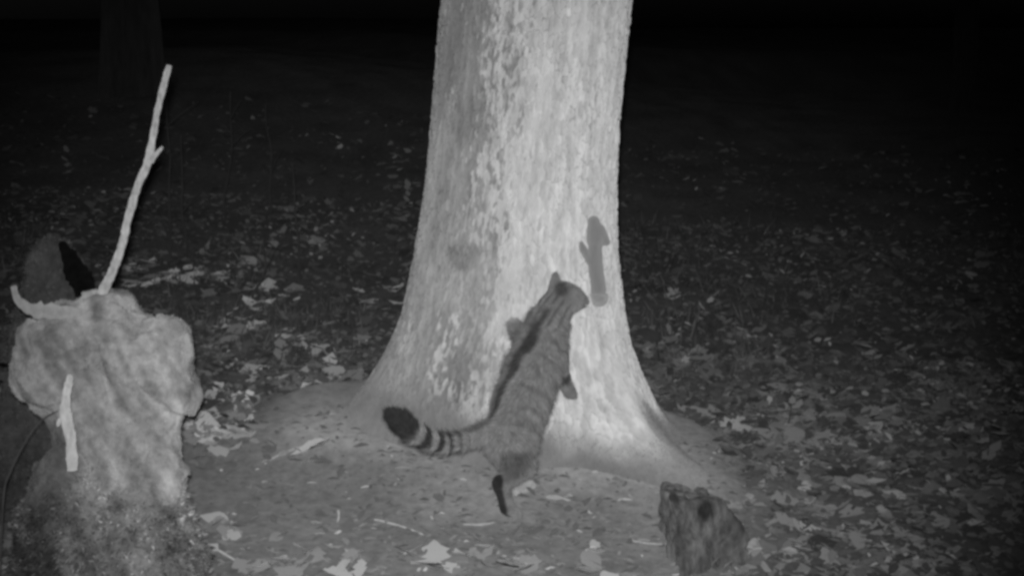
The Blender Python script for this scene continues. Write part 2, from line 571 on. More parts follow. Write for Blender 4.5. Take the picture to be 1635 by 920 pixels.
# ---------------------------------------------------------------- mossy stump at the left
SY = 3.62
def px_m(Y):
    return Y / F
def build_stump():
    E = lambda px, py, Y, rx, rz, ry: (at(px, py, Y), np.array([rx, ry, rz]) * px_m(Y))
    lo = np.array([-1.62, 3.0, -0.12])
    hi = np.array([-0.72, 4.15, 0.98])
    h = 0.010
    P = grid_points(lo, hi, h)
    # twisted wood: ridges running down to the right
    w = 0.030 * fbm(P[..., 0] * 5, P[..., 1] * 5, P[..., 2] * 5, 201, 3)
    f = None
    for e, k in ((E(92, 596, 3.56, 62, 66, 80), 0), (E(230, 592, 3.60, 66, 74, 85), 0.05), (E(160, 525, 3.66, 88, 40, 85), 0.05),
                 (E(258, 556, 3.62, 32, 42, 60), 0.03), (E(278, 546, 3.64, 14, 30, 40), 0.03), (E(66, 585, 3.56, 40, 50, 50), 0.03), (E(178, 690, 3.62, 92, 120, 92), 0.07), (E(168, 500, 3.68, 40, 30, 55), 0.05),
                 (E(190, 790, 3.48, 95, 50, 70), 0.05), (E(180, 900, 3.42, 140, 120, 110), 0.06), (E(250, 800, 3.55, 34, 70, 60), 0.05),
                 (E(275, 900, 3.5, 45, 70, 80), 0.05), (E(95, 830, 3.5, 60, 110, 80), 0.05), (E(292, 612, 3.62, 11, 34, 40), 0.03)):
        d = sd_ellipsoid(P, e[0], e[1])
        f = d if f is None else smin(f, d, k)
    # the diagonal groove
    for a, b, r in (((150, 560), (205, 640), 13), ((205, 640), (262, 745), 15), ((190, 545), (250, 660), 8), ((95, 670), (150, 735), 8)):
        g = sd_capsule(P, at(*a, 3.42), at(*b, 3.44), r * px_m(3.5), r * px_m(3.5))
        f = -smin(-f, g + 0.0, 0.03)
    s = (P[..., 0] + 0.55 * P[..., 2])
    f = f + w + 0.022 * fbm(P[..., 0] * 13, P[..., 1] * 13, P[..., 2] * 13, 217, 3) + 0.026 * fbm(s * 15, P[..., 1] * 7, P[..., 2] * 5, 211, 3) + 0.010 * fbm(s * 40, P[..., 1] * 24, P[..., 2] * 16, 219, 2) - 0.014 * np.abs(vnoise(s * 34, P[..., 1] * 10, P[..., 2] * 9, 213))
    return surface_nets(f, lo, h)
Vs, Qs = build_stump()
stump = empty('mossy_stump', (-1.18, SY, -0.05))
tag(stump, 'bulging moss covered old stump at the left edge with a stick standing on top', 'stump')
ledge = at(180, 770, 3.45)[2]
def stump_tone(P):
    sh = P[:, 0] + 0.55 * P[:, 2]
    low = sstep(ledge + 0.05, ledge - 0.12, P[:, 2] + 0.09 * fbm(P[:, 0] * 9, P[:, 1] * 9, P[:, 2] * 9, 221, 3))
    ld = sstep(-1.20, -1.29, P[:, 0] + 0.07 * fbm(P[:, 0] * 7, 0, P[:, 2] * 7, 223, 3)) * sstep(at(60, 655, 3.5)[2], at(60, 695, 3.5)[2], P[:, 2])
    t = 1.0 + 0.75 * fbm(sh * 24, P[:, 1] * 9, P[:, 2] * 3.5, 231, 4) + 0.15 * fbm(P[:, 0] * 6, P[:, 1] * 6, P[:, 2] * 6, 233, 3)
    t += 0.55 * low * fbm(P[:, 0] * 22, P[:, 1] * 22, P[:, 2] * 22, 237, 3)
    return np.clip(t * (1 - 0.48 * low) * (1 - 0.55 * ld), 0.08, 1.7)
st_tone = stump_tone(Vs)
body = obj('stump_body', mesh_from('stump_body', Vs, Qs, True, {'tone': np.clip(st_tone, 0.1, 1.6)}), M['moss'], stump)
Pm, Nm = scatter(Vs, Qs, 45000, rng)
Dm = Nm * 0.9 + 0.6 * rng.normal(size=Nm.shape) + np.array([0, 0, -0.35])
Dm /= np.linalg.norm(Dm, axis=1)[:, None]
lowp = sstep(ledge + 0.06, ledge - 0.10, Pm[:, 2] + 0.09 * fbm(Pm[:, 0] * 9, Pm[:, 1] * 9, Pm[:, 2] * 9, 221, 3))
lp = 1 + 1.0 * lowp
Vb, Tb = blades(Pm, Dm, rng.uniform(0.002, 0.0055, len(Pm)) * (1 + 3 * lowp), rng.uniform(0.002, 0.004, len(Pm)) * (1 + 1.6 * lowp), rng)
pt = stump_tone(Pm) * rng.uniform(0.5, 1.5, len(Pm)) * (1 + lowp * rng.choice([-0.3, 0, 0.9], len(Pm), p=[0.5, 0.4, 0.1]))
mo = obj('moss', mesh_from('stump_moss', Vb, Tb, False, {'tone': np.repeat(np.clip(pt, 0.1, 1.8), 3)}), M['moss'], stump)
tag(mo, kind='stuff')
# pale curled sliver of bark on the stump's left shoulder
def curved_slab(name, pts, rads, mat_, parent, seed, flat=0.45, seg=9):
    n = len(pts) * 4
    p = smooth_path(np.array(pts), n)
    r = np.interp(np.linspace(0, 1, n), np.linspace(0, 1, len(rads)), rads)
    r = r * (1 + 0.25 * vnoise(np.arange(n) * 0.7, 0.3, 0.3, seed))
    V, Q = tube_arrays(p, r, seg, 0.22, seed)
    return obj(name, quads_mesh(name, V, Q), mat_, parent)
curved_slab('bark_sliver', [at(22, 457, 3.5), at(28, 478, 3.49), at(45, 492, 3.48), at(68, 497, 3.48), at(95, 499, 3.5), at(128, 500, 3.55)], np.array([4, 6, 10, 14, 13, 7]) * px_m(3.5), M['sliver'], stump, 5)
curved_slab('bark_sliver', [at(296, 535, 3.62), at(300, 550, 3.6), at(299, 566, 3.6)], np.array([4, 6, 4]) * px_m(3.6), M['sliver'], stump, 6)
# darker hummock behind the stump, with an added black slab for the shaded gap beside it
def build_hummock():
    lo = np.array([-1.95, 3.75, -0.1])
    hi = np.array([-1.15, 4.6, 1.1])
    h = 0.016
    P = grid_points(lo, hi, h)
    k = px_m(4.15)
    f = sd_capsule(P, at(70, 760, 4.15), at(80, 440, 4.15), 95 * k, 40 * k)
    f = smin(f, sd_capsule(P, at(80, 450, 4.15), at(90, 405, 4.17), 34 * k, 16 * k), 0.04)
    f = smin(f, sd_capsule(P, at(50, 480, 4.12), at(60, 425, 4.15), 26 * k, 12 * k), 0.04)
    f = f + 0.06 * fbm(P[..., 0] * 9, P[..., 1] * 9, P[..., 2] * 9, 251, 4) + 0.02 * vnoise(P[..., 0] * 30, P[..., 1] * 30, P[..., 2] * 30, 253)
    return surface_nets(f, lo, h)
Vh, Qh = build_hummock()
hum = empty('mossy_snag', (-1.55, 4.15, -0.05))
tag(hum, 'dark mossy broken snag behind the left stump, with a black slab painted as its shaded gap', 'stump')
obj('snag_body', mesh_from('snag_body', Vh, Qh, True, {'tone': 0.26 * (1 + 0.5 * fbm(Vh[:, 0] * 12, Vh[:, 1] * 12, Vh[:, 2] * 12, 261, 3))}), M['moss'], hum)
Pm, Nm = scatter(Vh, Qh, 9000, rng)
Dm = Nm + 0.7 * rng.normal(size=Nm.shape)
Dm /= np.linalg.norm(Dm, axis=1)[:, None]
Vb, Tb = blades(Pm, Dm, rng.uniform(0.006, 0.018, len(Pm)), rng.uniform(0.003, 0.007, len(Pm)), rng)
mo = obj('moss', mesh_from('snag_moss', Vb, Tb, False, {'tone': np.repeat(rng.uniform(0.12, 0.5, len(Pm)), 3)}), M['moss'], hum)
tag(mo, kind='stuff')
curved_slab('gap_shade_slab', [at(98, 388, 4.05), at(111, 410, 4.03), at(122, 435, 4.02), at(134, 462, 4.02), at(146, 560, 4.02)], np.array([5, 13, 18, 17, 17]) * px_m(4.02), M['gap_shade'], hum, 8)

# ---------------------------------------------------------------- sticks
def r0(seed, n):
    t = np.linspace(0, n / 4.0, n)
    return 0.0022 * np.stack([vnoise(t, 0.5, 0.5, seed + k) for k in range(3)], 1)

def stick(name, pts, rads, m, label, cat='stick', group=None, seed=1, seg=9, twigs=(), jit=0.06):
    n = max(8, len(pts) * 7)
    p = smooth_path(np.array(pts), n)
    p = p + r0(seed, n)
    r = np.interp(np.linspace(0, 1, n), np.linspace(0, 1, len(rads)), rads)
    r = r * (1 + 0.16 * vnoise(np.arange(n) * 0.8, 0.7, 0.2, seed + 50))
    V, Q = tube_arrays(p, r, seg, jit, seed)
    if not twigs:
        o = obj(name, quads_mesh(name, V, Q), m)
        return tag(o, label, cat, group)
    e = empty(name, p[0])
    obj('stem', quads_mesh('stem', V, Q), m, e)
    for tp, tr in twigs:
        V, Q = tube_arrays(smooth_path(np.array(tp), 8), np.interp(np.linspace(0, 1, 8), np.linspace(0, 1, len(tr)), tr), 7, jit, seed + 3)
        obj('twig', quads_mesh('twig', V, Q), m, e)
    return tag(e, label, cat, group)

k_ = px_m(3.66)
stick('upright_stick', [at(a, b, 3.66) for a, b in ((156, 486), (168, 458), (183, 425), (197, 382), (207, 340), (221, 295), (237, 254), (245, 212), (252, 172), (262, 132), (270, 103))],
      np.array([8, 8, 7.2, 6.5, 6.3, 6.3, 6.8, 5.2, 5.2, 5.2, 4.2]) * k_, M['stick'], 'long thin pale stick rising from the top of the mossy stump', seed=4,
      twigs=(([at(240, 258, 3.655), at(249, 246, 3.65), at(259, 235, 3.64)], np.array([5, 4, 2.5]) * k_),))
k_ = px_m(3.33)
stick('broken_stick', [at(a, b, 3.33) for a, b in ((116, 752), (115, 735), (113, 700), (106, 668), (105, 640), (110, 612), (111, 598))], np.array([8, 9, 10.5, 8.5, 9, 9.5, 10, 8, 6.5, 7, 5.5, 2.2]) * k_,
      M['white_stick'], 'short white broken stick standing upright against the front of the stump', seed=9,
      twigs=(([at(103, 664, 3.33), at(95, 674, 3.33), at(92, 682, 3.325)], np.array([5, 4.5, 2]) * k_),))
k_ = px_m(3.3)
stick('arched_twig', [at(a, b, Y) for a, b, Y in ((92, 657, 3.42), (70, 668, 3.38), (50, 690, 3.34), (33, 720, 3.3), (18, 752, 3.3), (6, 790, 3.3), (0, 930, 3.32))], np.array([0.6, 0.7, 0.9, 1.1, 1.3, 1.3, 1.3]) * k_,
      M['stem'], 'thin arched twig bending down at the left edge of the stump', 'twig', seed=12, seg=6)

# ---------------------------------------------------------------- rotten stub in front of the right root
STUB_HOLES = (((1124, 815), (1108, 838), 5), ((1146, 822), (1154, 856), 5), ((1170, 872), (1182, 895), 10), ((1170, 815), (1176, 826), 5))
def build_stub():
    lo = np.array([0.36, 3.55, -0.25])
    hi = np.array([1.1, 4.4, 0.42])
    h = 0.0075
    P = grid_points(lo, hi, h)
    Y = 3.86
    k = px_m(Y)
    wob = 0.030 * fbm(P[..., 0] * 9, P[..., 1] * 9, P[..., 2] * 7, 301, 4)
    X_, Y_, Z_ = P[..., 0] + wob, P[..., 1], P[..., 2]
    top = np.interp(X_.ravel(), [at(q, 800, Y)[0] for q in (1040, 1065, 1140, 1185, 1215, 1240)], [at(1060, q, Y)[2] for q in (778, 774, 786, 832, 885, 935)]).reshape(X_.shape)
    front = (Y - 0.13) + 0.22 * np.clip((X_ - 0.52) / 0.4, 0, 1) - 0.25 * np.clip(0.12 - Z_, 0, 1)
    f = np.maximum(np.maximum(at(1062, 850, Y)[0] - X_ - 0.10 * (0.2 - Z_) * (Z_ < 0.2) * -1, 0.8 * (Z_ - top + 0.17 * (Y_ - Y + 0.13) + 0.5 * wob)), np.maximum(front - Y_ + wob, Y_ - (Y + 0.30)))
    ridge = 0.016 * np.abs(vnoise(X_ * 30, Y_ * 12, Z_ * 6, 307)) + 0.010 * fbm(P[..., 0] * 40, P[..., 1] * 40, P[..., 2] * 18, 309, 3)
    f = f + ridge
    for a, b, r in STUB_HOLES:
        f = -smin(-f, sd_capsule(P, at(*a, Y - 0.10), at(*b, Y - 0.08), r * k, r * 0.8 * k) - 1.4 * wob, 0.012)
    return surface_nets(f, lo, h)
Vr, Qr = build_stub()
stub = empty('rotten_stub', (0.6, 3.86, -0.05))
tag(stub, 'low rotten dark root stub with hollows at the bottom right of the tree foot', 'stump')
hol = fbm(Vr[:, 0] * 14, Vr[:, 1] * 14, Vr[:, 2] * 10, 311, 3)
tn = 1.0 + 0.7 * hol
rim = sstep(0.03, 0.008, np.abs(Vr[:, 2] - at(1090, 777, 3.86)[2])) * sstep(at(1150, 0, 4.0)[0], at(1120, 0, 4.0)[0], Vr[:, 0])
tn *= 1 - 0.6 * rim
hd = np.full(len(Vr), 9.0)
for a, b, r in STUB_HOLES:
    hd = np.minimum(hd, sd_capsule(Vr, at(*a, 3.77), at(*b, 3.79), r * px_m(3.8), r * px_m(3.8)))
tn *= 1 - 0.65 * sstep(0.014, 0.0, hd + 0.03 * hol)  # shade of the hollows, painted into the wood tone
obj('stub_wood', mesh_from('stub_wood', Vr, Qr, True, {'tone': np.clip(tn, 0.12, 1.5)}), M['rot'], stub)

# ---------------------------------------------------------------- wooden stake end on the trunk
def build_stake():
    cx, cz = at(955, 420, 4.78)[0], at(955, 420, 4.78)[2]
    Yf = trunk_front(cx, cz)
    Y = Yf - 0.022
    k = px_m(Y)
    root = empty('hanging_stake', tuple(at(955, 488, Y)))
    tag(root, 'smooth dark wooden stake with pale lower end hanging on the trunk above the cat', 'stake')
    lo = at(915, 500, Y) - np.array([0.02, 0.12, 0.02])
    hi = at(985, 335, Y) + np.array([0.02, 0.12, 0.02])
    lo, hi = np.minimum(lo, hi), np.maximum(lo, hi)
    P = grid_points(lo, hi, 0.0045)
    c = lambda px, py, dy=0.0: at(px, py, Y + dy)
    S = lambda a, b, ra, rb: sd_capsule(P, a, b, ra * k, rb * k)
    f = S(c(948, 354), c(950, 380), 9.5, 14)
    f = smin(f, S(c(950, 380), c(949, 410), 12, 11.5), 0.01)
    f = smin(f, S(c(949, 410), c(954, 462), 12, 14), 0.012)
    f = smin(f, S(c(957, 368), c(968, 386), 10, 6), 0.008)
    f = smin(f, S(c(942, 416, -0.01), c(931, 398, -0.035), 8, 6), 0.008)
    f = smin(f, S(c(931, 398, -0.035), c(928, 389, -0.04), 6, 4), 0.006)
    f = f + 0.002 * fbm(P[..., 0] * 40, P[..., 1] * 40, P[..., 2] * 12, 401, 3)
    cut = at(955, 468, Y)[2]
    f = np.maximum(f, cut - P[..., 2])
    V, Q = surface_nets(f, lo, 0.0045)
    obj('shaft', mesh_from('stake_shaft', V, Q), M['stake'], root)
    g = sd_capsule(P, c(955, 466, -0.006), c(956, 475, -0.006), 16.5 * k, 15.5 * k)
    g = np.maximum(g, P[..., 2] - (cut - 0.001)) + 0.0015 * fbm(P[..., 0] * 50, P[..., 1] * 50, P[..., 2] * 50, 411, 2)
    V, Q = surface_nets(g, lo, 0.0045)
    o = obj('cut_end', mesh_from('stake_end', V, Q), M['stake_end'], root)
    o['label'] = 'pale rounded lower end of the stake'
build_stake()

# ---------------------------------------------------------------- the wildcat
class Chain:
    def __init__(s, pts):                       # (px, py, Y, radius in pixels)
        s.p = np.array([at(a, b, Y) for a, b, Y, r in pts])
        s.r = np.array([r * px_m(Y) for a, b, Y, r in pts])
        s.L = np.concatenate([[0], np.cumsum(np.linalg.norm(np.diff(s.p, axis=0), axis=1))])
    def near(s, P):
        """distance to the axis, arc parameter, axis direction"""
        best = np.full(len(P), 9.0)
        t_ = np.zeros(len(P))
        d_ = np.zeros_like(P)
        c_ = np.zeros_like(P)
        for i in range(len(s.p) - 1):
            ab = s.p[i + 1] - s.p[i]
            t = np.clip(((P - s.p[i]) @ ab) / (ab @ ab), 0, 1)
            c = s.p[i] + t[:, None] * ab
            rr = s.r[i] + (s.r[i + 1] - s.r[i]) * t
            d = np.linalg.norm(P - c, axis=1) - rr
            m = d < best
            best[m] = d[m]
            t_[m] = (s.L[i] + t * (s.L[i + 1] - s.L[i]))[m] / s.L[-1]
            d_[m] = ab / np.linalg.norm(ab)
            c_[m] = c[m]
        return best, t_, d_, c_

C_body = Chain([(913, 477, 4.53, 20.5), (900, 477, 4.51, 25.5), (886, 494, 4.49, 26), (875, 518, 4.45, 30), (864, 550, 4.40, 36), (850, 594, 4.34, 42), (833, 645, 4.28, 42), (818, 698, 4.24, 39)])
C_muz = Chain([(914, 479, 4.56, 17), (926, 480, 4.59, 11.5), (933, 482, 4.605, 7)])
C_tail = Chain([(788, 686, 4.22, 17), (762, 697, 4.19, 14), (735, 705, 4.15, 13), (708, 708, 4.12, 13.5), (684, 704, 4.09, 14), (660, 691, 4.07, 14.5), (640, 673, 4.06, 14), (627, 664, 4.06, 10)])
C_larm = Chain([(842, 550, 4.42, 20), (829, 532, 4.49, 13), (821, 519, 4.585, 9.5)])
C_rarm = Chain([(886, 570, 4.40, 22), (896, 602, 4.45, 12), (910, 627, 4.49, 9.5)])
C_rleg = Chain([(816, 705, 4.21, 36), (832, 742, 4.25, 23), (801, 773, 4.13, 14), (810, 811, 4.16, 10.5), (822, 828, 4.19, 10.5)])
C_lleg = Chain([(802, 705, 4.28, 34), (816, 742, 4.36, 20), (806, 766, 4.33, 11), (816, 784, 4.33, 10), (843, 790, 4.38, 10)])
for ch_, m_ in ((C_rleg, 2), (C_lleg, 2)):
    for i_ in (-1,):
        ch_.p[i_][2] = float(ground_z(ch_.p[i_][0], ch_.p[i_][1])) + ch_.r[i_] * 0.9
    q_ = ch_.p[-2]
    q_[2] = max(q_[2], float(ground_z(q_[0], q_[1])) + ch_.r[-2] * 1.1)
print('feet px', [proj(c_.p[-1]) for c_ in (C_rleg, C_lleg)])
chains = [C_body, C_muz, C_tail, C_larm, C_rarm, C_rleg, C_lleg]

def build_cat_body():
    lo = np.array([-0.46, 3.98, -0.04])
    hi = np.array([0.31, 4.72, 0.90])
    h = 0.0065
    P = grid_points(lo, hi, h)
    sh = P.shape[:3]
    f = None
    for ci, ch in enumerate(chains):
        g = None
        for i in range(len(ch.p) - 1):
            d = sd_capsule(P, ch.p[i], ch.p[i + 1], ch.r[i], ch.r[i + 1])
            g = d if g is None else smin(g, d, 0.014)
        f = g if f is None else smin(f, g, (0, 0.02, 0.02, 0.025, 0.025, 0.03, 0.03)[ci])
    # ears: flattened cones
    for b, t_, r in (((887, 457, 4.51), (887, 438, 4.52), 10.5), ((907, 463, 4.475), (908, 456, 4.445), 9.5)):
        a = at(*b)
        c = at(*t_)
        d = sd_capsule(P, a, c, r * px_m(4.5), 4.5 * px_m(4.5))
        f = smin(f, d, 0.012)
    # toes
    for ch in (C_rleg, C_lleg, C_larm, C_rarm):
        e = ch.p[-1]
        dr = ch.p[-1] - ch.p[-2]
        dr = dr / np.linalg.norm(dr)
        sd = np.cross(dr, [0, 0, 1.0]) if abs(dr[2]) < 0.8 else np.array([1.0, 0, 0])
        sd /= np.linalg.norm(sd)
        for q in (-1.5, -0.5, 0.5, 1.5):
            p0 = e + sd * q * 0.010
            p1 = p0 + dr * (0.024 - 0.003 * abs(q))
            f = smin(f, sd_capsule(P, p0, p1, 0.0095, 0.0075), 0.006)
    return surface_nets(f, lo, h)

dors_dir = np.array([[0.15, -0.55, 0.8], [-0.25, -0.9, 0.5], [-0.3, -1, 0.25], [-0.35, -1, 0.2], [-0.50, -0.9, 0.15], [-0.68, -0.72, 0.1], [-0.85, -0.5, 0.1], [-1, -0.2, 0.1]])
dors_dir /= np.linalg.norm(dors_dir, axis=1)[:, None]
dors_line = C_body.p + dors_dir * (C_body.r[:, None] + 0.006)
def polyline_dist(P, L):
    best = np.full(len(P), 9.0)
    for i in range(len(L) - 1):
        ab = L[i + 1] - L[i]
        t = np.clip(((P - L[i]) @ ab) / (ab @ ab), 0, 1)
        best = np.minimum(best, np.linalg.norm(P - L[i] - t[:, None] * ab, axis=1))
    return best

def cat_info(P):
    D = np.stack([c.near(P)[0] for c in chains], 1)
    w = np.argmin(D, 1)
    return w

def cat_tone(P):
    w = cat_info(P)
    _, tb, _, cb = C_body.near(P)
    _, tt, _, _ = C_tail.near(P)
    n = fbm(P[:, 0] * 16, P[:, 1] * 16, P[:, 2] * 16, 501, 3)
    n2 = fbm(P[:, 0] * 45, P[:, 1] * 45, P[:, 2] * 45, 511, 3)
    base = 0.205 + 0.03 * n + 0.05 * n2
    tone = base.copy()
    dd = polyline_dist(P, dors_line)
    # flank bands, faint and broken
    ph = tb * 62 + 3.0 * n
    side = sstep(0.03, 0.07, dd)
    band = sstep(0.25, 0.9, np.sin(ph)) * side * sstep(0.30, 0.42, tb)
    tone *= 1 - 0.36 * band * sstep(-0.5, 0.3, n + 0.2)
    # dorsal line
    wid = np.interp(tb, [0, 0.12, 0.3, 0.45, 0.6, 0.8, 1], [0.02, 0.02, 0.016, 0.026, 0.024, 0.016, 0.014])
    dl = sstep(wid * 1.5, wid * 0.6, dd + 0.008 * n)
    tone *= 1 - 0.72 * dl * sstep(0.16, 0.30, tb)
    # neck stripes, running lengthwise
    ang = dd / 0.014
    ns = sstep(0.2, 0.8, np.cos(ang * math.pi)) * sstep(0.40, 0.32, tb) * sstep(0.06, 0.12, tb) * sstep(0.10, 0.07, dd)
    tone *= 1 - 0.42 * ns
    # dark crown between the ears
    cr = np.linalg.norm((P - at(897, 461, 4.455)) / np.array([0.032, 0.06, 0.026]), axis=1)
    tone *= 1 - 0.62 * sstep(1.3, 0.5, cr + 0.25 * n)
    cheek = np.linalg.norm((P - at(918, 486, 4.5)) / np.array([0.04, 0.06, 0.04]), axis=1)
    tone *= 1 + 0.22 * sstep(1.2, 0.5, cheek)
    # tail: rings and a black tip
    ta = w == 2
    ring = np.zeros(len(P))
    for c, hw in ((0.66, 0.030), (0.535, 0.030), (0.43, 0.020), (0.345, 0.014), (0.27, 0.010)):
        ring = np.maximum(ring, sstep(hw * 1.25, hw * 0.7, np.abs(tt + 0.015 * n - c)) * min(1, hw / 0.022))
    tip = sstep(0.74, 0.79, tt + 0.012 * n)
    tl = np.where(ta, np.maximum(ring * 0.82, tip * 0.84), 0)
    tone = np.where(ta, base * 1.12 * (1 - tl), tone)
    dtop = ta & (tt < 0.5)
    topd = polyline_dist(P, C_tail.p + (C_tail.r * np.array(1.0))[:, None] * np.array([0, -0.25, 0.97]))
    tone = np.where(dtop, tone * (1 - 0.5 * sstep(0.020, 0.008, topd)), tone)
    # hind legs: dark bars on the thigh, black back of the foot
    rl = (w == 5) | (w == 6)
    _, tl_, _, cl = C_rleg.near(P)
    thigh = np.linalg.norm((P - at(822, 748, 4.14)) / np.array([0.075, 0.12, 0.062]), axis=1)
    tone *= 1 - 0.50 * sstep(1.25, 0.45, thigh + 0.4 * n) * ((w == 5) | (w == 0))
    back = (P - cl) @ np.array([-0.9, -0.3, 0.1])
    tone = np.where((w == 5) & (tl_ > 0.60), tone * (1 - 0.82 * sstep(0.000, 0.010, back) * sstep(0.97, 0.90, tl_)) * (1 + 0.15 * sstep(0.88, 0.95, tl_)), tone)
    _, tr_, _, crr = C_rarm.near(P)
    tone = np.where(w == 4, tone * (1 - 0.55 * sstep(0.42, 0.50, tr_) * sstep(0.72, 0.60, tr_)), tone)
    _, t6_, _, _ = C_lleg.near(P)
    tone = np.where((w == 6) & (t6_ > 0.72), tone * 2.1, tone)
    tone = np.where((w == 3) & (C_larm.near(P)[1] > 0.75), tone * 1.5, tone)
    return np.clip(tone, 0.012, 0.7)

cat = empty('wildcat', tuple(C_rleg.p[-1] * np.array([1, 1, 0]) + np.array([0, 0, float(ground_z(C_rleg.p[-1][0], C_rleg.p[-1][1]))])))
tag(cat, 'striped tabby wildcat standing on its hind legs against the tree, ringed tail out', 'cat')
Vc, Qc = build_cat_body()
obj('body', mesh_from('cat_body', Vc, Qc, True, {'tone': cat_tone(Vc)}), M['fur'], cat)
# coat
NH = 90000
Pf, Nf = scatter(Vc, Qc, NH, rng)
w = cat_info(Pf)
flow = np.zeros_like(Pf)
for i, c in enumerate(chains):
    _, _, dr, _ = c.near(Pf)
    flow[w == i] = dr[w == i]
flow[w == 1] *= -1
flow -= Nf * np.sum(flow * Nf, 1)[:, None]
flow /= np.linalg.norm(flow, axis=1)[:, None] + 1e-6
Lh = np.choose(w, [0.026, 0.009, 0.024, 0.014, 0.011, 0.016, 0.014]).astype(float)
_, tb, _, _ = C_body.near(Pf)
Lh = np.where((w == 0) & (tb < 0.2), 0.011, Lh)
_, t5, _, _ = C_rleg.near(Pf)
_, t6, _, _ = C_lleg.near(Pf)
Lh = np.where((w == 5) & (t5 > 0.5), 0.007, Lh)
Lh = np.where((w == 6) & (t6 > 0.5), 0.007, Lh)
clump = rng.normal(size=Pf.shape) * 0.18 + 0.25 * np.stack([vnoise(Pf[:, 0] * 60, Pf[:, 1] * 60, Pf[:, 2] * 60, 600 + k) for k in range(3)], 1)
lift = np.where(w == 2, 0.70, 0.75)[:, None]
Df = flow + Nf * lift + clump
Df /= np.linalg.norm(Df, axis=1)[:, None]
Vf, Tf = blades(Pf - Nf * 0.001, Df, Lh * rng.uniform(0.6, 1.2, NH), 0.0016, rng)
tf = cat_tone(Pf) * rng.uniform(0.55, 1.5, NH)
# longer guard hairs that break the outline
gi = rng.choice(NH, 9000, replace=False)
gi = gi[(Lh[gi] > 0.012)]
Dg = flow[gi] + Nf[gi] * 0.95 + rng.normal(size=(len(gi), 3)) * 0.25
Dg /= np.linalg.norm(Dg, axis=1)[:, None]
Vg, Tg = blades(Pf[gi], Dg, Lh[gi] * rng.uniform(1.1, 1.7, len(gi)), 0.0022, rng)
Tf = np.concatenate([Tf, Tg + len(Vf)])
Vf = np.concatenate([Vf, Vg])
tf = np.concatenate([tf, cat_tone(Pf[gi]) * rng.uniform(0.6, 1.9, len(gi))])
fo = obj('fur', mesh_from('cat_fur', Vf, Tf, False, {'tone': np.repeat(tf, 3)}), M['fur'], cat)
tag(fo, kind='stuff')
# face, turned away towards the stake
def ball(name, c, r, m, parent, sq=(1, 1, 1)):
    import bmesh
    bm = bmesh.new()
    bmesh.ops.create_icosphere(bm, subdivisions=2, radius=r)
    me = bpy.data.meshes.new(name)
    for v in bm.verts:
        v.co = Vector((v.co.x * sq[0], v.co.y * sq[1], v.co.z * sq[2])) + Vector(c)
    bm.to_mesh(me)
    bm.free()
    return obj(name, me, m, parent)
ball('eye', at(921, 466, 4.575), 0.0085, M['eye'], cat)
ball('eye', at(907, 459, 4.572), 0.0085, M['eye'], cat)
ball('nose', at(937, 480, 4.618), 0.0065, M['nose'], cat, (1, 1.2, 0.8))
for i in range(6):
    s_ = 1 if i % 2 else -1
    a = at(931, 484, 4.605 + 0.012 * s_)
    d = np.array([0.02 + 0.01 * i, 0.045 * s_, -0.012 - 0.006 * i])
    V, Q = tube_arrays(smooth_path(np.array([a, a + d * 0.6, a + d + np.array([0, 0, -0.008])]), 6), np.linspace(0.0006, 0.0002, 6), 4)
    obj('whisker', quads_mesh('whisker', V, Q), M['whisker'], cat)

# ---------------------------------------------------------------- leaf litter
def leaf_shape(kind, r_):
    """half-outline of a lobed or plain leaf, unit length; returns verts and quads/tris"""
    n = 13
    t = np.linspace(0, 1, n)
    if kind == 0:
        wv = 0.30 * np.sin(math.pi * t ** 0.8) ** 0.7 * (1 + 0.26 * np.cos(t * 19))
    elif kind == 1:
        wv = 0.34 * np.sin(math.pi * t ** 0.75)
    elif kind == 2:
        wv = 0.26 * np.sin(math.pi * t) ** 0.8 * (1 + 0.25 * np.cos(t * 17 + 1))
    else:
        wv = 0.40 * np.sin(math.pi * t ** 0.9) ** 0.7 * (1 + 0.22 * np.cos(t * 15 + 2))
    wv[0] = wv[-1] = 0.012
    curl = r_.uniform(0.05, 0.35)
    cup = r_.uniform(-0.3, 0.7)
    tw = r_.uniform(-0.25, 0.25)
    V = []
    for i in range(n):
        zc = curl * ((t[i] - 0.5) ** 2) * 1.6
        for s_ in (-1, 0, 1):
            jit = 1 + 0.07 * r_.normal() if s_ else 0
            wy = s_ * wv[i] * jit
            V.append((t[i] - 0.5, wy, zc + cup * wv[i] * abs(s_) * (0.6 + 0.3 * r_.random()) + tw * wy * (t[i] - 0.5)))
    Fq = []
    for i in range(n - 1):
        for j in (0, 1):
            a = i * 3 + j
            Fq.append((a, a + 3, a + 4, a + 1))
    return np.array(V), np.array(Fq)
LV = []
for q in range(8):
    LV.append(leaf_shape(q % 4, rng))

def leaf_frames(n, x, y, size, tiltamt, r_):
    yaw = r_.uniform(0, 2 * math.pi, n)
    tx = r_.normal(0, tiltamt, n)
    ty = r_.normal(0, tiltamt, n)
    Z = np.stack([np.sin(tx), np.sin(ty), np.ones(n)], 1)
    Z /= np.linalg.norm(Z, axis=1)[:, None]
    X = np.stack([np.cos(yaw), np.sin(yaw), np.zeros(n)], 1)
    X -= Z * np.sum(X * Z, 1)[:, None]
    X /= np.linalg.norm(X, axis=1)[:, None]
    Yv = np.cross(Z, X)
    return X, Yv, Z

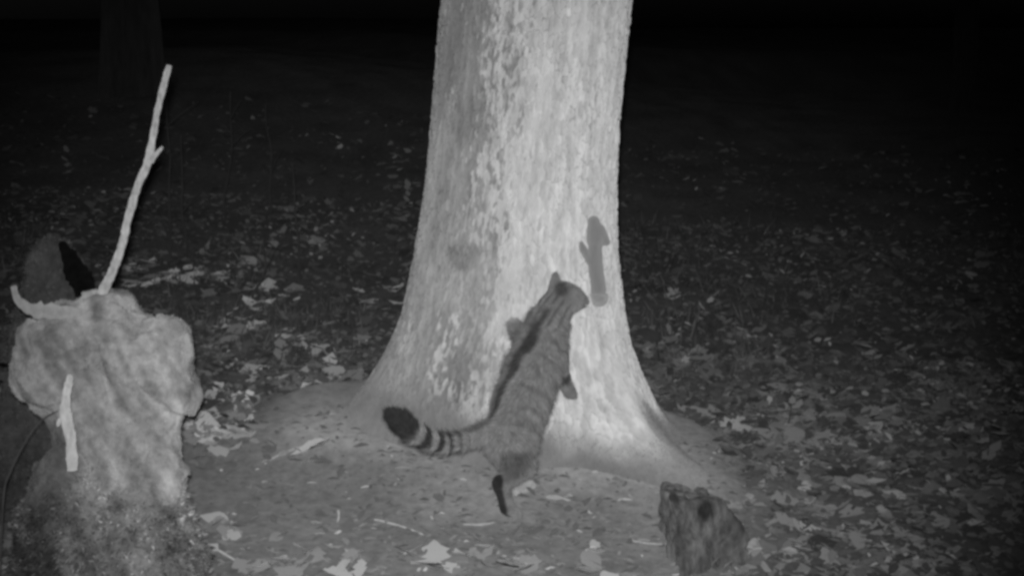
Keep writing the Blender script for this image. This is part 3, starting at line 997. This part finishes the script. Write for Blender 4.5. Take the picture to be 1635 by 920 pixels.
# candidates over the floor in view
xs, ys = [], []
for (y0, y1, dens) in ((2.9, 4.2, 230), (4.2, 6.5, 260), (6.5, 9.5, 110), (9.5, 12.5, 25)):
    half = 0.46 * y1 + 0.7
    n = int((y1 - y0) * 2 * half * dens)
    xs.append(rng.uniform(-half, half, n))
    ys.append(rng.uniform(y0, y1, n))
x = np.concatenate(xs)
y = np.concatenate(ys)
keep = rng.random(len(x)) > worn(x, y) * 0.965
keep &= np.abs(x) < 0.46 * y + 0.7
keep &= root_gap(x, y) > 0.02
keep &= ~((np.hypot(x + 1.18, y - 3.55) < 0.30))
patch = fbm(x * 1.3, y * 1.3, 0.0, 701, 3)
x, y, patch = x[keep], y[keep], patch[keep]
n = len(x)
size = rng.uniform(0.05, 0.12, n)
br = rng.random(n) + 0.55 * patch - 0.06
tone = np.where(br > 1.05, rng.uniform(0.26, 0.48, n), np.where(br > 0.55, rng.uniform(0.13, 0.25, n), rng.uniform(0.06, 0.14, n)))
wn_ = worn(x, y)
tone = np.where(wn_ > 0.25, np.clip(tone, 0.17, 0.36), tone)
# bright leaves seen in the photograph: heaps of them at these spots
heaps = ((240, 450, 5, .3), (285, 440, 5, .3), (370, 440, 4, .3), (437, 470, 6, .3), (400, 492, 4, .3), (212, 432, 3, .3), (620, 472, 4, .3), (530, 562, 5, .3), (545, 610, 5, .3), (470, 600, 4, .3),
         (300, 690, 6, .22), (335, 690, 6, .22), (375, 688, 6, .22), (400, 680, 4, .2), (290, 712, 4, .2), (345, 642, 3, .2), (395, 605, 3, .25), (372, 560, 3, .25), (480, 540, 3, .25), (360, 520, 3, .25),
         (360, 855, 5, .15), (300, 885, 5, .16), (240, 905, 3, .16), (480, 902, 6, .16), (420, 912, 4, .16), (560, 912, 4, .15), (690, 905, 4, .15), (825, 908, 6, .14), (760, 895, 4, .14), (950, 905, 3, .14), (20, 870, 3, .15), (10, 800, 3, .15), (15, 905, 3, .15), (750, 730, 3, .1), (505, 716, 2, .1),
         (1095, 672, 5, .3), (1130, 668, 4, .3), (1180, 680, 3, .3), (1240, 676, 5, .3), (1225, 700, 4, .3), (1290, 690, 4, .3), (1230, 758, 2, .1), (1240, 729, 2, .1), (1330, 720, 4, .3), (1390, 748, 4, .3), (1340, 800, 5, .3), (1440, 815, 5, .25), (1330, 850, 7, .25), (1410, 880, 6, .2), (1470, 895, 5, .2), (1200, 880, 3, .15), (1270, 890, 4, .2), (1160, 590, 4, .3), (1250, 640, 4, .3), (1350, 680, 3, .3), (1430, 690, 3, .3), (1500, 830, 3, .3), (1560, 860, 3, .3), (1100, 590, 3, .2), (1060, 560, 3, .3), (1060, 470, 2, .3))
hx, hy, hs, ht = [], [], [], []
for px, py, cnt, sp in heaps:
    P = ground_hit(px, py)
    for q in range(int(cnt * 2.1)):
        xx, yy = P[0] + rng.normal(0, sp * 0.30), P[1] + rng.normal(0, sp * 0.5)
        if root_gap(xx, yy) < 0.04:
            continue
        hx.append(xx)
        hy.append(yy)
        far_ = py < 730
        hs.append(rng.uniform(0.08, 0.15) if far_ else rng.uniform(0.06, 0.11))
        ht.append(rng.uniform(0.35, 1.0) if py < 520 and px < 700 else rng.uniform(0.25, 0.82) if far_ and px < 700 else rng.uniform(0.15, 0.48) if far_ else rng.uniform(0.15, 0.5))
x = np.concatenate([x, hx])
y = np.concatenate([y, hy])
size = np.concatenate([size, hs])
tone = np.concatenate([tone, ht])
n = len(x)
z = ground_z(x, y) + rng.uniform(0.004, 0.022, n)
X, Yv, Z = leaf_frames(n, x, y, size, 0.35, rng)
kindv = rng.integers(0, 8, n)
P0 = np.stack([x, y, z], 1)
ppx, ppy, dep = proj(P0)
inview = (ppx > -10) & (ppx < 1645) & (ppy > 60) & (ppy < 930)
hidden = ((ppx > 640) & (ppx < 1000) & (ppy < 640)) | ((ppx > 30) & (ppx < 290) & (ppy > 500))
score = np.where(inview & ~hidden, size / dep * (0.25 + tone), 0)
top = np.argsort(-score)[:290]
istop = np.zeros(n, bool)
istop[top] = True
# the large ones: each a piece of the floor
lmesh = {}
for q in range(8):
    for b in range(4):
        lmesh[q, b] = mesh_from('leaf', LV[q][0], LV[q][1])
        lmesh[q, b].materials.append(M['leaf%d' % b])
for i in top:
    b = 0 if tone[i] < 0.42 else 1 if tone[i] < 0.6 else 2 if tone[i] < 0.75 else 3
    o = bpy.data.objects.new('leaf', lmesh[int(kindv[i]), b])
    col.objects.link(o)
    o.parent = ground
    m3 = Matrix(((X[i][0], Yv[i][0], Z[i][0]), (X[i][1], Yv[i][1], Z[i][1]), (X[i][2], Yv[i][2], Z[i][2])))
    o.matrix_local = Matrix.Translation(Vector(P0[i])) @ m3.to_4x4() @ Matrix.Diagonal((size[i], size[i], size[i], 1))
# the rest: one mass
VV, FF, TT = [], [], []
base = 0
for q in range(8):
    s_ = np.where((kindv == q) & ~istop)[0]
    lv, lf = LV[q]
    W = P0[s_][:, None, :] + size[s_][:, None, None] * (lv[None, :, 0:1] * X[s_][:, None, :] + lv[None, :, 1:2] * Yv[s_][:, None, :] + lv[None, :, 2:3] * Z[s_][:, None, :])
    VV.append(W.reshape(-1, 3))
    FF.append((lf[None] + (np.arange(len(s_)) * len(lv))[:, None, None]).reshape(-1, 4) + base)
    TT.append(np.repeat(tone[s_], len(lv)))
    base += len(s_) * len(lv)
lit = obj('leaf_litter', mesh_from('leaf_litter', np.concatenate(VV), np.concatenate(FF), True, {'tone': np.concatenate(TT)}), M['leaf_litter'])
tag(lit, 'dim carpet of fallen leaves covering the forest floor', 'leaf litter', kind='stuff')

# broken bits of leaf between the whole ones
fx, fy = [], []
for (y0, y1, dens) in ((2.9, 4.2, 900), (4.2, 6.5, 900), (6.5, 9.5, 260), (9.5, 12, 40)):
    half = 0.46 * y1 + 0.5
    q = int((y1 - y0) * 2 * half * dens)
    fx.append(rng.uniform(-half, half, q))
    fy.append(rng.uniform(y0, y1, q))
fx, fy = np.concatenate(fx), np.concatenate(fy)
kp = (rng.random(len(fx)) > 0.9 * worn(fx, fy)) & (np.abs(fx) < 0.46 * fy + 0.4) & (root_gap(fx, fy) > 0.02)
fx, fy = fx[kp], fy[kp]
nf = len(fx)
fs = rng.uniform(0.008, 0.028, nf)
A, B, C_ = leaf_frames(nf, fx, fy, fs, 0.6, rng)
fp = np.stack([fx, fy, ground_z(fx, fy) + rng.uniform(0.004, 0.03, nf)], 1)
frag = np.array([(-1, -0.35, 0), (0.1, -0.6, 0.15), (1, 0.1, 0), (0.2, 0.55, 0.2), (-0.7, 0.4, 0.1)])
W = fp[:, None, :] + fs[:, None, None] * (frag[None, :, 0:1] * A[:, None, :] + frag[None, :, 1:2] * B[:, None, :] + frag[None, :, 2:3] * C_[:, None, :])
T = (np.array([(0, 1, 2), (0, 2, 3), (0, 3, 4)])[None] + (np.arange(nf) * 5)[:, None, None]).reshape(-1, 3)
ft = np.where(rng.random(nf) + 0.3 * fbm(fx * 1.3, fy * 1.3, 0.0, 701, 3) > 0.95, rng.uniform(0.3, 0.55, nf), rng.uniform(0.08, 0.26, nf))
ft = np.where(worn(fx, fy) > 0.25, np.clip(ft, 0.16, 0.4), ft)
fr = obj('leaf_fragments', mesh_from('leaf_fragments', W.reshape(-1, 3), T, False, {'tone': np.repeat(ft, 5)}), M['leaf_litter'])
tag(fr, 'broken bits of dead leaf strewn over the forest floor', 'leaf litter', kind='stuff')

# crumbs and chips of wood on the worn earth
nc = 2600
cx = rng.normal(-0.05, 0.75, nc)
cy = rng.uniform(3.4, 5.0, nc)
cz = ground_z(cx, cy) + 0.003
cs = rng.uniform(0.003, 0.011, nc) * (1 + (rng.random(nc) > 0.94))
ya = rng.uniform(0, 6.28, nc)
el = rng.uniform(1, 3, nc)
V = []
for k, (u, v, w_) in enumerate(((-1, -0.6, 0), (1, -0.5, 0), (0.8, 0.6, 0), (-0.9, 0.5, 0), (0, 0, 0.7))):
    V.append(np.stack([cx + cs * (u * el * np.cos(ya) - v * np.sin(ya)), cy + cs * (u * el * np.sin(ya) + v * np.cos(ya)), cz + cs * w_], 1))
V = np.stack(V, 1).reshape(-1, 3)
T = (np.array([(0, 1, 4), (1, 2, 4), (2, 3, 4), (3, 0, 4)])[None] + (np.arange(nc) * 5)[:, None, None]).reshape(-1, 3)
ch = obj('wood_crumbs', mesh_from('wood_crumbs', V, T, False, {'tone': np.repeat(np.where(rng.random(nc) > 0.94, rng.uniform(0.35, 0.65, nc), rng.uniform(0.12, 0.3, nc)), 5)}), M['leaf_litter'])
tag(ch, 'tiny crumbs and chips scattered on the bare earth before the tree', 'debris', kind='stuff')

# dim grass and dead stalks beyond the tree
nu = 7000
uy = rng.uniform(5.8, 9.5, nu)
ux = rng.uniform(-1, 1, nu) * (0.46 * uy + 0.3)
kp = (vnoise(ux * 1.1, uy * 0.9, 0.3, 733) + 0.5 * vnoise(ux * 4, uy * 4, 0.3, 735) > 0.05) & ((np.abs(ux) > 0.75))
ux, uy = ux[kp], uy[kp]
up = np.stack([ux, uy, ground_z(ux, uy) - 0.005], 1)
ud = np.stack([rng.normal(0, 0.45, len(ux)), rng.normal(0, 0.4, len(ux)), np.ones(len(ux))], 1)
ud /= np.linalg.norm(ud, axis=1)[:, None]
V, T = blades(up, ud, rng.uniform(0.04, 0.14, len(ux)) * (1 + (rng.random(len(ux)) > 0.95)), rng.uniform(0.004, 0.012, len(ux)), rng)
un = obj('undergrowth', mesh_from('undergrowth', V, T, False, {'tone': np.repeat(rng.uniform(0.05, 0.26, len(ux)), 3)}), M['leaf_litter'])
tag(un, 'sparse dim grass and dead stalks in the dark beyond the tree', 'undergrowth', kind='stuff')

# ---------------------------------------------------------------- twigs lying on the ground
def ground_twig(pxs, r, label, seed):
    P = [ground_hit(a, b) + np.array([0, 0, r + 0.004]) for a, b in pxs]
    stick('fallen_twig', P, [r, r, r * 0.6], M['twig'], label, 'twig', 'twigs lying on the bare earth', seed, 6)
ground_twig(((598, 834), (640, 845), (676, 858)), 0.0035, 'thin pale twig on the earth left of the cat foot', 21)
ground_twig(((740, 842), (768, 842), (790, 838)), 0.0035, 'short pale twig on the earth just below the cat foot', 22)
ground_twig(((430, 740), (470, 722), (522, 712)), 0.006, 'thick pale twig on the earth between stump and tail', 23)
ground_twig(((290, 705), (300, 680), (322, 660)), 0.004, 'pale twig leaning over leaves beside the stump', 24)
ground_twig(((325, 870), (352, 885), (385, 905)), 0.004, 'thin twig in the lower left beside the stump foot', 25)
ground_twig(((1010, 868), (1040, 872), (1075, 874)), 0.003, 'thin twig lying left of the rotten root stub', 26)
ground_twig(((540, 820), (541, 830), (539, 838)), 0.004, 'tiny upright chip of wood on the open earth', 27)
ground_twig(((374, 645), (376, 655), (377, 668)), 0.008, 'stubby pale twig upright in the leaves right of the stump', 28)

# ---------------------------------------------------------------- saplings and seedlings
def sapling(px, py_top, Y, label, seed, leaves=0):
    r_ = np.random.default_rng(seed)
    b = at(px, 300, Y)
    z0 = float(ground_z(b[0], Y, False))
    zt = at(px, py_top, Y)[2]
    e = empty('sapling', (b[0], Y, z0))
    tag(e, label, 'sapling', 'thin saplings in the dark behind')
    zs = np.linspace(z0 - 0.03, max(zt, z0 + 0.3), 6)
    p = np.stack([b[0] + np.cumsum(r_.normal(0, 0.02, 6)), Y + np.cumsum(r_.normal(0, 0.02, 6)), zs], 1)
    V, Q = tube_arrays(smooth_path(p, 16), np.linspace(0.010, 0.003, 16), 6, 0.1, seed)
    obj('stem', quads_mesh('stem', V, Q), M['stem'], e)
    for q in range(3):
        i = r_.integers(2, 5)
        d = np.array([r_.uniform(-0.2, 0.2), r_.uniform(-0.1, 0.1), r_.uniform(0.08, 0.25)])
        V, Q = tube_arrays(smooth_path(np.array([p[i], p[i] + d * 0.5 + [0, 0, 0.01], p[i] + d]), 6), np.linspace(0.0025, 0.001, 6), 5, 0, seed)
        obj('twig', quads_mesh('twig', V, Q), M['stem'], e)
for i, (px, top_, Y) in enumerate(((268, 150, 8.2), (362, 145, 8.8), (438, 165, 9.0), (478, 260, 7.6), (398, 380, 7.0), (300, 215, 7.9))):
    sapling(px, top_, Y, '%s of the thin bare sapling stems counting right from the upright stick' % ('first', 'third', 'fifth', 'sixth', 'fourth', 'second')[i], 800 + i)
for i, (px, top_, Y) in enumerate(((1450, 520, 7.8), (1230, 330, 9.2))):
    sapling(px, top_, Y, ('lower bare sapling stem in the dark towards the right edge', 'tall thin bare sapling stem in the dark just right of the trunk')[i], 820 + i)

def weed(px, py, h, label, seed, nleaf=5, tone_=0, cat='plant'):
    """small upright plant: stem and a few leaves, each leaf a part"""
    r_ = np.random.default_rng(seed)
    P = ground_hit(px, py)
    e = empty('seedling', tuple(P))
    tag(e, label, cat, 'small plants in the leaf litter')
    top_ = P + np.array([r_.normal(0, 0.03), r_.normal(0, 0.02), h])
    pts = smooth_path(np.array([P - [0, 0, 0.02], (P + top_) / 2 + r_.normal(0, 0.01, 3), top_]), 8)
    V, Q = tube_arrays(pts, np.linspace(0.004, 0.002, 8), 5)
    obj('stem', quads_mesh('stem', V, Q), M['stem'], e)
    for q in range(nleaf):
        c = pts[3 + q % 5]
        yaw = r_.uniform(0, 6.28)
        s_ = r_.uniform(0.05, 0.085)
        o = bpy.data.objects.new('leaf', lmesh[int(r_.integers(0, 8)), tone_])
        col.objects.link(o)
        o.parent = e
        d = Vector((math.cos(yaw), math.sin(yaw), 0))
        o.matrix_local = Matrix.Translation(Vector(c) - Vector(P) + d * s_ * 0.5) @ Matrix.Rotation(yaw, 4, 'Z') @ Matrix.Rotation(r_.uniform(-1.1, 0.4), 4, 'Y') @ Matrix.Scale(s_, 4)
weed(541, 255, 0.25, 'small plant with one bright hanging leaf left of the trunk, far back', 901, 4, 2)
weed(1128, 525, 0.22, 'upright curled pale leaf plant right of the trunk', 902, 4, 1)
weed(1075, 545, 0.14, 'small dim plant close to the right side of the trunk', 903, 5, 0)
weed(385, 455, 0.16, 'small leafy plant among bright leaves right of the upright stick', 904, 6, 0)
weed(500, 580, 0.13, 'small spindly plant left of the tree foot', 905, 5, 1)
weed(440, 590, 0.12, 'low plant in the leaves between stump and tree', 906, 5, 0)
weed(330, 420, 0.15, 'small dim plant just behind the upright stick', 907, 6, 0)
weed(1255, 690, 0.16, 'low plant in the leaves to the right of the root', 908, 6, 0)
weed(1400, 620, 0.2, 'dim plant in the leaf litter at far right', 909, 6, 0)
weed(1570, 760, 0.2, 'dim plant at the right edge of the picture', 910, 7, 0)
weed(650, 340, 0.25, 'dim plant close to the left side of the trunk', 911, 6, 0)
weed(100, 300, 0.3, 'dim plant far back at the left edge', 912, 7, 0)

print('foot z', C_rleg.p[-1], ground_z(C_rleg.p[-1][0], C_rleg.p[-1][1]), C_lleg.p[-1], ground_z(C_lleg.p[-1][0], C_lleg.p[-1][1]))
print('trunk front', trunk_front(C_larm.p[-1][0], C_larm.p[-1][2]), C_larm.p[-1], trunk_front(C_rarm.p[-1][0], C_rarm.p[-1][2]), C_rarm.p[-1], trunk_front(0.13, 0.3), trunk_front(0.05, 0.1), 'leaves', n)
